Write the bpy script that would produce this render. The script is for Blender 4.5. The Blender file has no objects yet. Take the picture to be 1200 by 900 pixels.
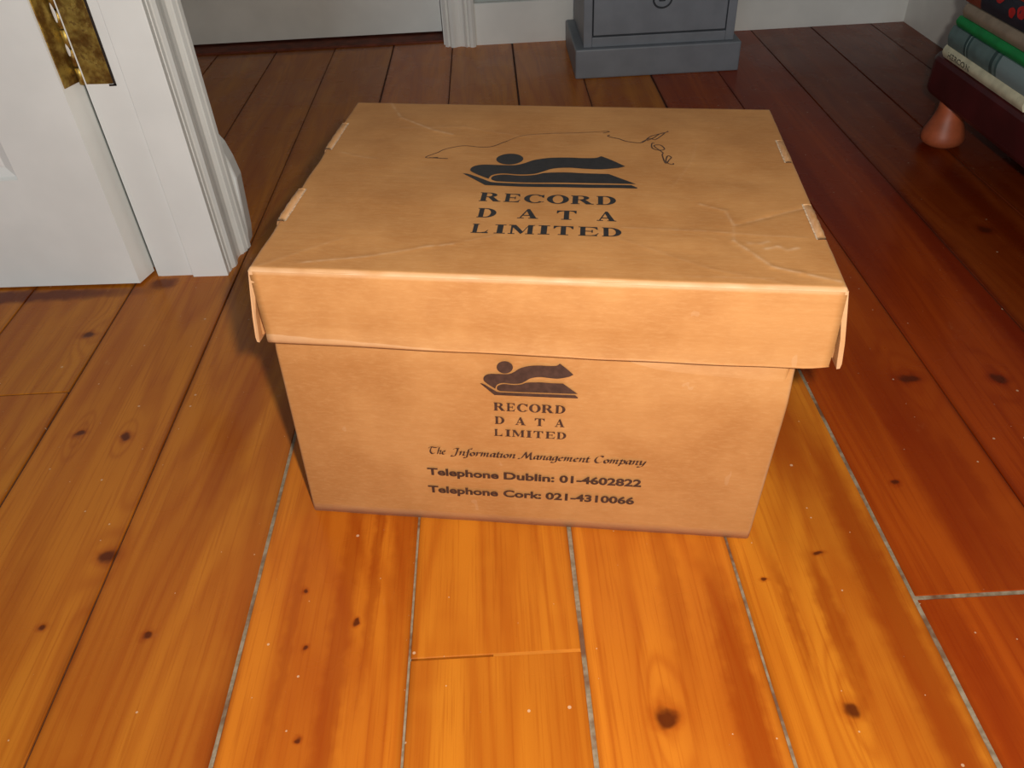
import bpy, bmesh, math, random
from math import sin, cos, pi, radians, hypot, exp
from mathutils import Vector, Matrix, noise
random.seed(7)
scn = bpy.context.scene
col = scn.collection

# ------------------------------------------------------------------ camera
F_PX, PITCH, ROLL, CAM_H = 931.0, 0.692, -0.056, 0.56
fw = Vector((0, cos(PITCH), -sin(PITCH)))
rt0 = Vector((1, 0, 0)); up0 = Vector((0, sin(PITCH), cos(PITCH)))
rt = cos(ROLL) * rt0 + sin(ROLL) * up0
up = -sin(ROLL) * rt0 + cos(ROLL) * up0
cd = bpy.data.cameras.new('camera'); cam = bpy.data.objects.new('camera', cd); col.objects.link(cam)
cd.sensor_width = 36.0; cd.lens = 36.0 * F_PX / 1200.0; cd.clip_start = 0.02
M = Matrix((rt, up, -fw)).transposed().to_4x4(); M.translation = Vector((0, 0, CAM_H))
cam.matrix_world = M
scn.camera = cam

# ------------------------------------------------------------------ world, lights, exposure
w = bpy.data.worlds.new('world'); scn.world = w; w.use_nodes = True
bg = w.node_tree.nodes['Background']; bg.inputs[0].default_value = (0.80, 0.90, 1.0, 1); bg.inputs[1].default_value = 0.03
# the camera's own flash, just to the right of and above the lens
ld = bpy.data.lights.new('camera_flash', 'POINT'); ld.energy = 24.0; ld.shadow_soft_size = 0.012; ld.color = (1.0, 0.93, 0.83)
lo = bpy.data.objects.new('camera_flash', ld); col.objects.link(lo)
lo.location = Vector((0, 0, CAM_H)) + rt * 0.050 + up * 0.030 - fw * 0.03
# daylight from a window behind and to the left of the camera
wd = bpy.data.lights.new('window_daylight', 'AREA'); wd.shape = 'RECTANGLE'; wd.size = 1.0; wd.size_y = 1.3; wd.energy = 21.0; wd.color = (0.78, 0.90, 1.0)
wo = bpy.data.objects.new('window_daylight', wd); col.objects.link(wo)
wo.location = (-.75, -2.3, .85)
wo.rotation_euler = (Vector((-0.2, 1.2, 0.3)) - wo.location).to_track_quat('-Z', 'Y').to_euler()
vs = scn.view_settings
vs.view_transform = 'Standard'; vs.look = 'None'; vs.gamma = 1.0; vs.use_curve_mapping = False; vs.exposure = 0.0

# ------------------------------------------------------------------ material helpers
class NT:
    def __init__(s, name):
        s.m = bpy.data.materials.new(name); s.m.use_nodes = True; s.t = s.m.node_tree
        s.b = s.t.nodes['Principled BSDF']
    def n(s, typ, **kw):
        x = s.t.nodes.new(typ)
        for k, v in kw.items(): setattr(x, k, v)
        return x
    def l(s, a, b): s.t.links.new(a, b)
    def put(s, sock, v):
        if isinstance(v, bpy.types.NodeSocket): s.l(v, sock)
        else: sock.default_value = v
    def math(s, op, a, b=None, c=None, clamp=False):
        x = s.n('ShaderNodeMath', operation=op); x.use_clamp = clamp
        s.put(x.inputs[0], a)
        if b is not None: s.put(x.inputs[1], b)
        if c is not None: s.put(x.inputs[2], c)
        return x.outputs[0]
    def vm(s, op, a, b=None):
        x = s.n('ShaderNodeVectorMath', operation=op); s.put(x.inputs[0], a)
        if b is not None: s.put(x.inputs[1], b)
        return x.outputs['Value'] if op in ('LENGTH', 'DOT_PRODUCT') else x.outputs[0]
    def mix(s, f, a, b, mode='MIX'):
        x = s.n('ShaderNodeMix', data_type='RGBA', blend_type=mode)
        s.put(x.inputs[0], f); s.put(x.inputs[6], a); s.put(x.inputs[7], b)
        return x.outputs[2]
    def mr(s, v, a, b, c=0.0, d=1.0, smooth=True):
        x = s.n('ShaderNodeMapRange'); x.interpolation_type = 'SMOOTHSTEP' if smooth else 'LINEAR'
        s.put(x.inputs[0], v)
        for i, q in zip((1, 2, 3, 4), (a, b, c, d)): x.inputs[i].default_value = q
        return x.outputs[0]
    def noise(s, vec, scale=5, detail=3, rough=0.5):
        x = s.n('ShaderNodeTexNoise'); s.put(x.inputs['Vector'], vec)
        x.inputs['Scale'].default_value = scale; x.inputs['Detail'].default_value = detail; x.inputs['Roughness'].default_value = rough
        return x.outputs[0]
    def bump(s, h, strength=0.3, dist=0.001):
        x = s.n('ShaderNodeBump'); x.inputs['Strength'].default_value = strength; x.inputs['Distance'].default_value = dist
        s.put(x.inputs['Height'], h); s.l(x.outputs[0], s.b.inputs['Normal'])
    def set(s, **kw):
        for k, v in kw.items(): s.put(s.b.inputs[k.replace('_', ' ')], v)
        return s.m

def rgb(r, g, b): return (r, g, b, 1.0)

def simple(name, c, rough=0.5, scale=30, amt=0.12, bump=0.0, metal=0.0, spec=0.5):
    t = NT(name); tc = t.n('ShaderNodeTexCoord').outputs['Object']
    nz = t.noise(tc, scale, 4)
    dark = rgb(*[x * (1 - amt) for x in c]); lite = rgb(*[min(1, x * (1 + amt)) for x in c])
    cc = t.mix(t.mr(nz, 0.3, 0.7), dark, lite)
    t.set(Base_Color=cc, Roughness=rough, Metallic=metal, Specular_IOR_Level=spec)
    if bump: t.bump(t.noise(tc, scale * 4, 3), bump, 0.001)
    return t.m

# --- varnished pine floor (features at real floor positions: knots, nail holes, grain swirls)
KNOTS = [  # x, y, rx, ry
 (-.522, .818, .010, .007), (-.462, .633, .0065, .0055), (-.410, .624, .006, .0055), (-.372, .466, .010, .009),
 (-.401, .393, .0045, .005), (-.309, .380, .0045, .0045), (-.186, .415, .0028, .003), (-.177, .362, .003, .003),
 (-.170, .284, .0025, .003), (-.138, .382, .0025, .003), (.098, .288, .0095, .0085), (.233, .285, .0075, .0085),
 (.202, .401, .0028, .002), (.256, .424, .005, .003), (.428, .648, .014, .009), (.352, .498, .004, .003),
 (-.079, 1.505, .006, .006), (.130, .462, .004, .004), (.405, .300, .006, .012), (.52, .64, .01, .008),
 (-.045, .905, .01, .01), (-.56, 1.2, .01, .01), (.66, .95, .01, .01)]
STREAKS = [  # long soft red heartwood streaks: x, y, rx, ry, strength
 (.160, .28, .016, .20, .75), (.295, .36, .020, .30, .8), (.392, .56, .030, .25, .6), (.58, .9, .02, .5, .7),
 (.246, .36, .010, .085, .65), (-.150, .33, .012, .30, .55), (-.105, .50, .012, .20, .4), (.335, .30, .02, .12, .5),
 (.36, .78, .03, .3, .5), (.69, 1.1, .02, .4, .6), (-.29, .62, .02, .16, .3), (-.44, .38, .018, .14, .3), (-.66, 1.2, .02, .4, .4),
 (.475, 1.1, .02, .5, .6), (.262, .66, .045, .20, .65), (.215, .37, .006, .07, .5), (.243, .31, .005, .05, .4), (.122, .40, .012, .12, .35), (-.192, .36, .006, .12, .4), (-.128, .46, .006, .16, .5), (.42, .50, .012, .08, .5), (-.235, .32, .010, .2, .35)]
PITCH_B = .1365
def mat_floor():
    t = NT('varnished_pine')
    P = t.n('ShaderNodeNewGeometry').outputs['Position']
    oi = t.n('ShaderNodeObjectInfo'); R = oi.outputs['Random']
    off = t.n('ShaderNodeCombineXYZ'); t.l(t.math('MULTIPLY', R, 37.0), off.inputs[2])
    Q = t.vm('ADD', P, off.outputs[0])
    sep = t.n('ShaderNodeSeparateXYZ'); t.l(P, sep.inputs[0])
    field = t.math('MULTIPLY', t.noise(t.vm('MULTIPLY', Q, (9.0, .8, 1.0)), 1.0, 2, 0.45), 17.0)
    knot = None; halo = None; kring = None
    wob = t.n('ShaderNodeTexNoise'); t.l(P, wob.inputs['Vector']); wob.inputs['Scale'].default_value = 60; wob.inputs['Detail'].default_value = 2
    PW = t.vm('ADD', P, t.vm('MULTIPLY', t.vm('SUBTRACT', wob.outputs['Color'], (.5, .5, .5)), (.010, .016, 0)))
    for x, y, rx, ry in KNOTS:
        d = t.vm('LENGTH', t.vm('MULTIPLY', t.vm('SUBTRACT', PW, (x, y, 0)), (1 / rx, 1 / ry, 0)))
        k = t.mr(d, 0.45, 1.15, 1, 0)
        knot = k if knot is None else t.math('MAXIMUM', knot, k)
        k2 = t.mr(d, 0.9, 2.0, .6, 0); kring = k2 if kring is None else t.math('MAXIMUM', kring, k2)
        if rx > .0055:
            e = t.vm('LENGTH', t.vm('MULTIPLY', t.vm('SUBTRACT', P, (x, y, 0)), (1 / (rx * 2.6), 1 / (ry * 9), 0)))
            h = t.mr(e, 0.0, 1.0, 1, 0)
            halo = h if halo is None else t.math('ADD', halo, h)
    field = t.math('ADD', field, t.math('MULTIPLY', halo, 1.9))
    rings = t.math('MULTIPLY_ADD', t.math('SINE', t.math('MULTIPLY', field, 6.283)), 0.5, 0.5)
    rings = t.math('POWER', rings, 2.2)
    fine = t.noise(t.vm('MULTIPLY', Q, (420.0, 9.0, 1.0)), 1.0, 3, 0.6)
    broad = t.noise(t.vm('MULTIPLY', Q, (22.0, 1.3, 1.0)), 1.0, 2, 0.5)
    blot = t.noise(Q, 9.0, 3, 0.6)
    c = t.mix(t.mr(broad, 0.32, 0.68), rgb(.47, .128, .010), rgb(.62, .205, .016))
    c = t.mix(t.math('MULTIPLY', rings, 0.38), c, rgb(.38, .075, .005))
    c = t.mix(t.math('MULTIPLY', t.mr(fine, 0.48, 0.70), 0.42), c, rgb(.36, .075, .005))
    c = t.mix(t.math('MULTIPLY', t.mr(blot, 0.5, 0.75), 0.22), c, rgb(.68, .25, .02))
    st = None
    for x, y, rx, ry, a in STREAKS:
        d = t.vm('LENGTH', t.vm('MULTIPLY', t.vm('SUBTRACT', PW, (x, y, 0)), (1 / rx, 1 / ry, 0)))
        k = t.mr(d, 0.35, 1.2, a, 0)
        st = k if st is None else t.math('MAXIMUM', st, k)
    c = t.mix(st, c, rgb(.27, .036, .002))
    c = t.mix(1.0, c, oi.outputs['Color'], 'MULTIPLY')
    # old dark polish caught along the board edges, and darker red-brown bands at the foot of the doors
    fr = t.math('FRACT', t.math('MULTIPLY_ADD', sep.outputs[0], 1 / PITCH_B, 10.5 - .044 / PITCH_B))
    de = t.math('ABSOLUTE', t.math('SUBTRACT', fr, .5))
    ed = t.math('MULTIPLY', t.mr(de, .0, .055, 1, 0), t.mr(t.noise(t.vm('MULTIPLY', P, (30, 5, 1)), 1.0, 3), .35, .65, .25, .85))
    c = t.mix(ed, c, t.mix(1.0, c, rgb(.50, .38, .32), 'MULTIPLY'))
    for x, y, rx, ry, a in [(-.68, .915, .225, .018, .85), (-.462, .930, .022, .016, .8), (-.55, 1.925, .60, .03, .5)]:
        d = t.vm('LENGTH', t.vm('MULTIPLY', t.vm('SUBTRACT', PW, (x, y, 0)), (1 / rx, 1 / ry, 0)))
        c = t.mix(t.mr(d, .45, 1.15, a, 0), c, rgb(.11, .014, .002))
    c = t.mix(kring, c, t.mix(1.0, c, rgb(.72, .50, .45), 'MULTIPLY'))
    c = t.mix(t.math('MULTIPLY', knot, 0.88), c, rgb(.075, .012, .003))
    # pale dust specks
    vo = t.n('ShaderNodeTexVoronoi', voronoi_dimensions='2D'); t.l(P, vo.inputs['Vector']); vo.inputs['Scale'].default_value = 34.0
    sz = t.math('MULTIPLY', vo.outputs['Color'], 1.0)
    sp = t.n('ShaderNodeSeparateColor'); t.l(vo.outputs['Color'], sp.inputs[0])
    lim = t.math('MULTIPLY', t.math('POWER', sp.outputs[0], 7.0), 0.050)
    dust = t.math('MULTIPLY', t.math('LESS_THAN', vo.outputs['Distance'], lim), 0.55)
    c = t.mix(dust, c, rgb(.75, .55, .36))
    # pale scuffs in the varnish
    sc = t.mr(t.noise(t.vm('MULTIPLY', P, (14, 9, 1)), 1.0, 5, .7), .66, .8, 0, .28)
    c = t.mix(sc, c, rgb(.72, .42, .16))
    rough = t.mr(blot, 0.3, 0.7, 0.22, 0.34)
    t.set(Base_Color=c, Roughness=rough, Specular_IOR_Level=0.14)
    t.b.inputs['Coat Weight'].default_value = 0.06; t.b.inputs['Coat Roughness'].default_value = 0.10
    h = t.math('ADD', t.math('MULTIPLY', fine, 0.25), t.math('MULTIPLY', t.noise(t.vm('MULTIPLY', P, (1, .5, 1)), 22.0, 2), 1.6))
    h = t.math('SUBTRACT', h, t.math('MULTIPLY', knot, 0.5))
    t.bump(h, 0.35, 0.0012)
    return t.m

# --- kraft cardboard; "wear" is a vertex attribute with rubbed creases and edges
def mat_card(name, lite=1.0):
    t = NT(name); tc = t.n('ShaderNodeTexCoord').outputs['Object']
    a = t.n('ShaderNodeAttribute', attribute_name='wear').outputs['Fac']
    big = t.noise(tc, 14, 4, .6)
    fib = t.noise(t.vm('MULTIPLY', tc, (120, 500, 500)), 1.0, 3, .7)
    flute = t.noise(t.vm('MULTIPLY', tc, (4, 150, 150)), 1.0, 2, .5)
    c1 = tuple(x * lite for x in (.440, .190, .056)); c2 = tuple(x * lite for x in (.540, .256, .085))
    c = t.mix(t.mr(big, .3, .7), rgb(*c1), rgb(*c2))
    c = t.mix(t.math('MULTIPLY', t.mr(fib, .4, .8), .35), c, rgb(.62 * lite, .33 * lite, .13 * lite))
    c = t.mix(t.math('MULTIPLY', t.mr(flute, .45, .75), .22), c, rgb(.40 * lite, .165 * lite, .042 * lite))
    scr = t.math('LESS_THAN', t.noise(t.vm('MULTIPLY', tc, (60, 200, 25)), 1.0, 2,   .6), .265)
    c = t.mix(t.math('MULTIPLY', scr, .16), c, rgb(.66, .43, .25))
    c = t.mix(a, c, rgb(.74, .50, .31))
    t.set(Base_Color=c, Roughness=.55, Specular_IOR_Level=.35)
    t.bump(t.math('ADD', t.math('MULTIPLY', flute, .8), t.math('MULTIPLY', fib, .35)), .25, .0008)
    return t.m

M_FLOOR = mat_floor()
M_CARD = mat_card('kraft_cardboard')
M_CARDEDGE = simple('torn_cardboard_edge', (.60, .44, .30), .8, 300, .3, .4)
M_INK = simple('black_print_ink', (.020, .017, .018), .45, 200, .2)
M_INKB = simple('brown_black_print_ink', (.055, .026, .018), .5, 200, .25)
M_PEN = simple('pen_ink', (.07, .035, .022), .6, 400, .5)
M_WHITE = simple('white_gloss_paint', (.83, .84, .815), .32, 8, .05, .12)
M_WHITE2 = simple('white_skirting_paint', (.84, .835, .79), .4, 10, .05, .1)
M_WALL = simple('pale_grey_wall_paint', (.44, .47, .45), .7, 12, .05, .2)
M_GREY = simple('blue_grey_furniture_paint', (.215, .235, .270), .45, 25, .07, .15)
M_LINE = simple('dark_groove', (.03, .035, .045), .6)
M_DARK = simple('dark_void', (.02, .012, .008), .9)
def filler_mat():
    t = NT('grey_joint_filler'); tc = t.n('ShaderNodeTexCoord').outputs['Object']
    n1 = t.noise(tc, 16, 4, .7); n2 = t.noise(tc, 160, 3, .6)
    c = t.mix(t.mr(n2, .3, .7), rgb(.20, .15, .09), rgb(.33, .26, .18))
    c = t.mix(t.mr(n1, .46, .62, 0, .85), c, rgb(.13, .040, .010))
    t.set(Base_Color=c, Roughness=.8); t.bump(n2, .5, .001); return t.m
M_FILL = filler_mat()
M_FILLD = simple('dark_joint_dirt', (.070, .022, .008), .9, 140, .4)
M_THRESH = simple('dark_threshold_wood', (.15, .030, .010), .75, 30, .3)
M_MAROON = simple('dark_maroon_wood', (.055, .006, .007), .38, 18, .25)
M_FOOT = simple('orange_turned_wood', (.36, .080, .028), .5, 30, .2)
M_PAGES = simple('book_pages', (.42, .40, .33), .8, 200, .1)
def brass():
    t = NT('old_brass'); tc = t.n('ShaderNodeTexCoord').outputs['Object']
    n1 = t.noise(tc, 70, 4, .6); n2 = t.noise(tc, 130, 3, .6)
    c = t.mix(t.mr(n1, .35, .65), rgb(.20, .105, .022), rgb(.47, .33, .075))
    c = t.mix(t.mr(n2, .60, .68, 0, .6), c, rgb(.10, .035, .012))
    t.set(Base_Color=c, Metallic=.75, Roughness=t.mr(n2, .3, .7, .30, .5))
    t.bump(n1, .5, .001)
    return t.m
M_BRASS = brass()
M_SCRAPE = simple('white_paint_smear', (.80, .78, .75), .4, 200, .1)

# ------------------------------------------------------------------ object helpers
def link(name, me, mat, parent=None, smooth=False):
    o = bpy.data.objects.new(name, me); col.objects.link(o)
    if mat is not None and not me.materials: me.materials.append(mat)
    if smooth:
        for p in me.polygons: p.use_smooth = True
    if parent: o.parent = parent
    return o
def mesh(name, vs_, fs, mat, parent=None, smooth=False):
    me = bpy.data.meshes.new(name); me.from_pydata([tuple(v) for v in vs_], [], fs); me.update()
    return link(name, me, mat, parent, smooth)
def from_bm(name, bm, mat, parent=None, smooth=False):
    bmesh.ops.recalc_face_normals(bm, faces=bm.faces)
    me = bpy.data.meshes.new(name); bm.to_mesh(me); bm.free()
    return link(name, me, mat, parent, smooth)
def empty(name, loc, parent=None):
    o = bpy.data.objects.new(name, None); o.location = loc; o.empty_display_size = .05; col.objects.link(o)
    if parent: o.parent = parent
    return o
def tag(o, label=None, cat=None, group=None, kind=None):
    if label: o['label'] = label
    if cat: o['category'] = cat
    if group: o['group'] = group
    if kind: o['kind'] = kind
    return o
def add_box(bm, x0, x1, y0, y1, z0, z1, bev=0.0, seg=2):
    vs_ = [bm.verts.new((x, y, z)) for z in (z0, z1) for y in (y0, y1) for x in (x0, x1)]
    F = [(0, 2, 3, 1), (4, 5, 7, 6), (0, 1, 5, 4), (1, 3, 7, 5), (3, 2, 6, 7), (2, 0, 4, 6)]
    fs = [bm.faces.new([vs_[i] for i in f]) for f in F]
    if bev:
        es = {e for f in fs for e in f.edges}
        bmesh.ops.bevel(bm, geom=list(es), offset=bev, segments=seg, affect='EDGES', profile=.5)
def box(name, x0, x1, y0, y1, z0, z1, mat, parent=None, bev=0.0, seg=2):
    bm = bmesh.new(); add_box(bm, x0, x1, y0, y1, z0, z1, bev, seg)
    return from_bm(name, bm, mat, parent)
def lathe(name, prof, mat, parent=None, n=28, loc=(0, 0, 0)):
    vs_, fs = [], []
    for r, z in prof:
        for i in range(n):
            a = 2 * pi * i / n; vs_.append((loc[0] + r * cos(a), loc[1] + r * sin(a), loc[2] + z))
    for j in range(len(prof) - 1):
        for i in range(n):
            fs.append((j * n + i, j * n + (i + 1) % n, (j + 1) * n + (i + 1) % n, (j + 1) * n + i))
    fs.append(tuple(range(n))[::-1]); fs.append(tuple((len(prof) - 1) * n + i for i in range(n)))
    return mesh(name, vs_, fs, mat, parent, True)
def tube(name, pts, r, mat, parent=None, n=8, closed=False):
    vs_, fs = [], []; N = len(pts)
    for k, p in enumerate(pts):
        p = Vector(p); a = Vector(pts[(k - 1) % N] if closed or k else pts[0]); b = Vector(pts[(k + 1) % N] if closed or k < N - 1 else pts[-1])
        d = (b - a).normalized(); u = d.cross(Vector((0, 1, 0.01))).normalized(); v = d.cross(u)
        for i in range(n):
            t = 2 * pi * i / n; vs_.append(p + r * (cos(t) * u + sin(t) * v))
    for k in range(N if closed else N - 1):
        for i in range(n):
            fs.append((k * n + i, k * n + (i + 1) % n, ((k + 1) % N) * n + (i + 1) % n, ((k + 1) % N) * n + i))
    if not closed: fs.append(tuple(range(n))); fs.append(tuple((N - 1) * n + i for i in range(n)))
    return mesh(name, vs_, fs, mat, parent, True)
def sweep_profile(name, prof, path, mat, parent=None, smooth=False):
    """prof: list of 2-D points, path: function (a, b, end) -> 3-D; end in (0, 1)"""
    vs_ = [path(a, b, 0) for a, b in prof] + [path(a, b, 1) for a, b in prof]
    n = len(prof); fs = [(i, (i + 1) % n, n + (i + 1) % n, n + i) for i in range(n)]
    fs += [tuple(range(n))[::-1], tuple(range(n, 2 * n))]
    o = mesh(name, vs_, fs, mat, parent, smooth)
    bm = bmesh.new(); bm.from_mesh(o.data); bmesh.ops.recalc_face_normals(bm, faces=bm.faces); bm.to_mesh(o.data); bm.free()
    return o

# ================================================================== THE SETTING
# ---- floor: subfloor, boards one by one, the filled joints between them
floor = box('floor', -1.5, 1.1, -.75, 2.25, -.060, -.022, M_DARK)
tag(floor, kind='structure', label='varnished orange pine floorboards with grey filled joints')
PITCHB = .1365
# board edges x_k and joint widths
edges = {k: .044 + PITCHB * k for k in range(-11, 8)}
gapw = {0: .0036, -2: .0032, -1: .0018, 1: .0020, 2: .0030, -3: .0018, -4: .0026, 3: .0018}
fillm = {0: M_FILL, -2: M_FILL, -1: M_FILL, 1: M_FILL, 2: M_FILL}
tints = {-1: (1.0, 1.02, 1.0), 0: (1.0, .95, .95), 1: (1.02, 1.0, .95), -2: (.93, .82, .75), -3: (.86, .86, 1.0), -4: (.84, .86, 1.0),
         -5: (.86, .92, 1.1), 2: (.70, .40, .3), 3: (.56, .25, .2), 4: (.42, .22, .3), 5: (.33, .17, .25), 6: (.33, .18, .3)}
joints = {2: [.375], -5: [.706], -1: [.3445]}
Y0, Y1 = -.70, 2.20
def board(x0, x1, y0, y1, t, dz):
    bm = bmesh.new(); add_box(bm, x0, x1, y0, y1, -.022, dz, .0007, 1)
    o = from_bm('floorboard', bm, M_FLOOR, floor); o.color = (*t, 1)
    return o
rb = random.Random(3)
for k in range(-11, 7):
    if edges[k] > 1.05: continue
    g0 = gapw.get(k, .0022) / 2; g1 = gapw.get(k + 1, .0022) / 2
    x0, x1 = edges[k] + g0, edges[k + 1] - g1
    t = tints.get(k, (.85 + .1 * rb.random(), .9, 1.0))
    ys = [Y0] + joints.get(k, []) + [Y1]
    for a, b in zip(ys[:-1], ys[1:]):
        gw = .0008 if k != 2 else .0016
        tt = tuple(min(1, c * (1 + rb.uniform(-.03, .03))) for c in t)
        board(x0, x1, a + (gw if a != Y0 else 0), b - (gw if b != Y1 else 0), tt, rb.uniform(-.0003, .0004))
def filler_strip(k, ya, yb, m):
    g = gapw.get(k, .0022); x = edges[k]; wpts = 60; vs_, fs = [], []
    zt = -.0006 if m is M_FILL else -.0022
    for i in range(wpts + 1):
        y = ya + (yb - ya) * i / wpts
        z = zt + .0005 * noise.noise(Vector((k * 3.1, y * 14, 0)))
        vs_ += [(x - g / 2 - .0006, y, z), (x + g / 2 + .0006, y, z + .0001), (x + g / 2 + .0006, y, -.0215), (x - g / 2 - .0006, y, -.0215)]
    for i in range(wpts):
        for j in range(4): fs.append((4 * i + j, 4 * i + (j + 1) % 4, 4 * i + 4 + (j + 1) % 4, 4 * i + 4 + j))
    mesh('joint_filler', vs_, fs, m, floor)
for k in range(-10, 7):
    if k in fillm: filler_strip(k, Y0, .74, M_FILL); filler_strip(k, .74, Y1, M_FILLD)
    else: filler_strip(k, Y0, Y1, M_FILLD)
box('joint_filler', edges[2] + .002, edges[3] - .001, .375 - .0018, .375 + .0018, -.0215, -.0004, M_FILL, floor)
box('joint_filler', edges[-5] + .001, edges[-4] - .001, .706 - .001, .706 + .001, -.0215, -.0012, M_FILLD, floor)
box('joint_filler', edges[-1] + .066, edges[0] - .002, .3445 - .0014, .3445 + .0014, -.0215, .0001, simple('orange_wood_filler', (.58, .19, .018), .4), floor)
box('joint_filler', edges[-1] + .001, edges[-1] + .066, .3445 - .0012, .3445 + .0012, -.0215, -.003, M_FILLD, floor)

# ---- back wall, right wall, skirtings
BY = 1.893
wb = box('wall_back', -.045, 1.05, BY + .016, BY + .12, 0, 2.4, M_WALL); tag(wb, kind='structure', label='pale grey back wall above the white skirting')
wr = box('wall_right', .955, 1.08, -.7, BY + .016, 0, 2.4, M_WALL); tag(wr, kind='structure', label='pale right wall behind the books')
SK = [(0, 0), (.018, 0), (.018, .0865), (.0165, .0885), (.0, .0885)]
sb = sweep_profile('baseboard_back', SK, lambda a, b, e: (-.040 + e * .990, BY + .018 - a, b), M_WHITE2)
tag(sb, kind='structure', label='white skirting board along the back wall')
SK2 = [(0, 0), (.018, 0), (.018, .125), (.014, .135), (.008, .140), (0, .150)]
sr = sweep_profile('baseboard_right', SK2, lambda a, b, e: (.957 - a, BY + .001 - e * 2.55, b), M_WHITE2)
tag(sr, kind='structure', label='white skirting board along the right wall')

# ---- far door, its architrave and threshold
def panelled_leaf(name, w_, h, th, panels, mat, parent=None, dep=.008):
    """leaf in local XZ from (0,0) to (w,h); front at y=0 facing -y; panels are recessed with a sloped edge"""
    xs = sorted({0, w_} | {p[0] for p in panels} | {p[1] for p in panels}); zs = sorted({0, h} | {p[2] for p in panels} | {p[3] for p in panels})
    bm = bmesh.new(); V = {}
    def v(x, y, z):
        k = (round(x, 5), round(y, 5), round(z, 5))
        if k not in V: V[k] = bm.verts.new(k)
        return V[k]
    def q(*p): bm.faces.new([v(*a) for a in p])
    for i in range(len(xs) - 1):
        for j in range(len(zs) - 1):
            a, b, c, d = xs[i], xs[i + 1], zs[j], zs[j + 1]
            if (a, b, c, d) in [tuple(p) for p in panels]:
                m1, m2, m3 = .003, .014, .020
                ring = [(0, 0), (m1, .004), (m2, dep), (m3, dep * .9)]
                for (ma, da), (mb, db) in zip(ring[:-1], ring[1:]):
                    A = [(a + ma, da, c + ma), (b - ma, da, c + ma), (b - ma, da, d - ma), (a + ma, da, d - ma)]
                    B = [(a + mb, db, c + mb), (b - mb, db, c + mb), (b - mb, db, d - mb), (a + mb, db, d - mb)]
                    for s in range(4): q(A[s], A[(s + 1) % 4], B[(s + 1) % 4], B[s])
                q(*B)
            else: q((a, 0, c), (b, 0, c), (b, 0, d), (a, 0, d))
            q((a, th, c), (a, th, d), (b, th, d), (b, th, c))
    for i in range(len(xs) - 1):
        a, b = xs[i], xs[i + 1]; q((a, 0, 0), (a, th, 0), (b, th, 0), (b, 0, 0)); q((a, 0, h), (b, 0, h), (b, th, h), (a, th, h))
    for j in range(len(zs) - 1):
        c, d = zs[j], zs[j + 1]; q((0, 0, c), (0, 0, d), (0, th, d), (0, th, c)); q((w_, 0, c), (w_, th, c), (w_, th, d), (w_, 0, d))
    return from_bm(name, bm, mat, parent)
d2 = panelled_leaf('door_2', .80, 1.98, .04, [(.10, .36, .20, .86), (.44, .70, .20, .86), (.10, .36, 1.02, 1.86), (.44, .70, 1.02, 1.86)], M_WHITE2)
d2.location = (-.918, 1.985, .010)
tag(d2, kind='structure', label='white painted far door closed above a dark threshold')
box('handle', .73, .745, -.05, 0, .96, .975, M_BRASS, d2, .003)
t2 = box('trim_2', -.935, -.045, 1.932, 2.03, -.002, .0045, M_THRESH, None, .002); tag(t2, kind='structure', label='dark wooden threshold strip under the far door')
ARCH = [(0, 0), (.0, .010), (.006, .013), (.010, .010), (.014, .0155), (.021, .017), (.028, .014), (.036, .012), (.044, .014), (.049, .019), (.053, .016), (.058, .020), (.064, .021), (.070, .018), (.070, 0)]
t3 = sweep_profile('trim_3', ARCH, lambda a, b, e: (-.108 + a, BY + .016 - b * 1.5, e * 2.05), M_WHITE2)
tag(t3, kind='structure', label='white moulded architrave beside the far door')
t4 = box('trim_4', -.112, -.045, BY + .0162, 2.03, 0, 2.05, M_WHITE2); tag(t4, kind='structure', label='white door lining behind the far architrave')

# ---- near door frame: lining (faces the camera), moulded architrave, stub wall, skirting return
wl = box('wall_left', -.56, -.388, .975, 1.032, 0, 2.4, M_WALL); tag(wl, kind='structure', label='end of the wall carrying the near door frame')
LIN = [(-.4765, .9535), (-.4755, .950), (-.470, .949), (-.4275, .9475), (-.4262, .946), (-.4250, .9425), (-.379, .9405), (-.3775, .9415), (-.3775, .975), (-.4765, .985)]
lin = sweep_profile('trim_1', LIN, lambda a, b, e: (a, b, e * 2.05), M_WHITE); tag(lin, kind='structure', label='white gloss door lining with hinge fixed to it')
prof = [(.9425, -.390), (.9418, -.3795), (.9435, -.3780), (.9480, -.3775), (.9495, -.3795), (.9510, -.3765), (.9560, -.3755), (.9580, -.3775), (.9600, -.3750), (.9650, -.3720),
        (.9720, -.3715), (.9800, -.3735), (.9880, -.3745), (.9950, -.3730), (.9985, -.3690), (1.0000, -.3715), (1.0020, -.3680), (1.0075, -.3655), (1.0100, -.3680), (1.0125, -.3650), (1.0190, -.3635), (1.0220, -.3660), (1.0225, -.390)]
arc = sweep_profile('trim_5', prof, lambda a, b, e: (b, a, e * 2.05), M_WHITE); tag(arc, kind='structure', label='white fluted architrave on the near door frame')
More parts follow.
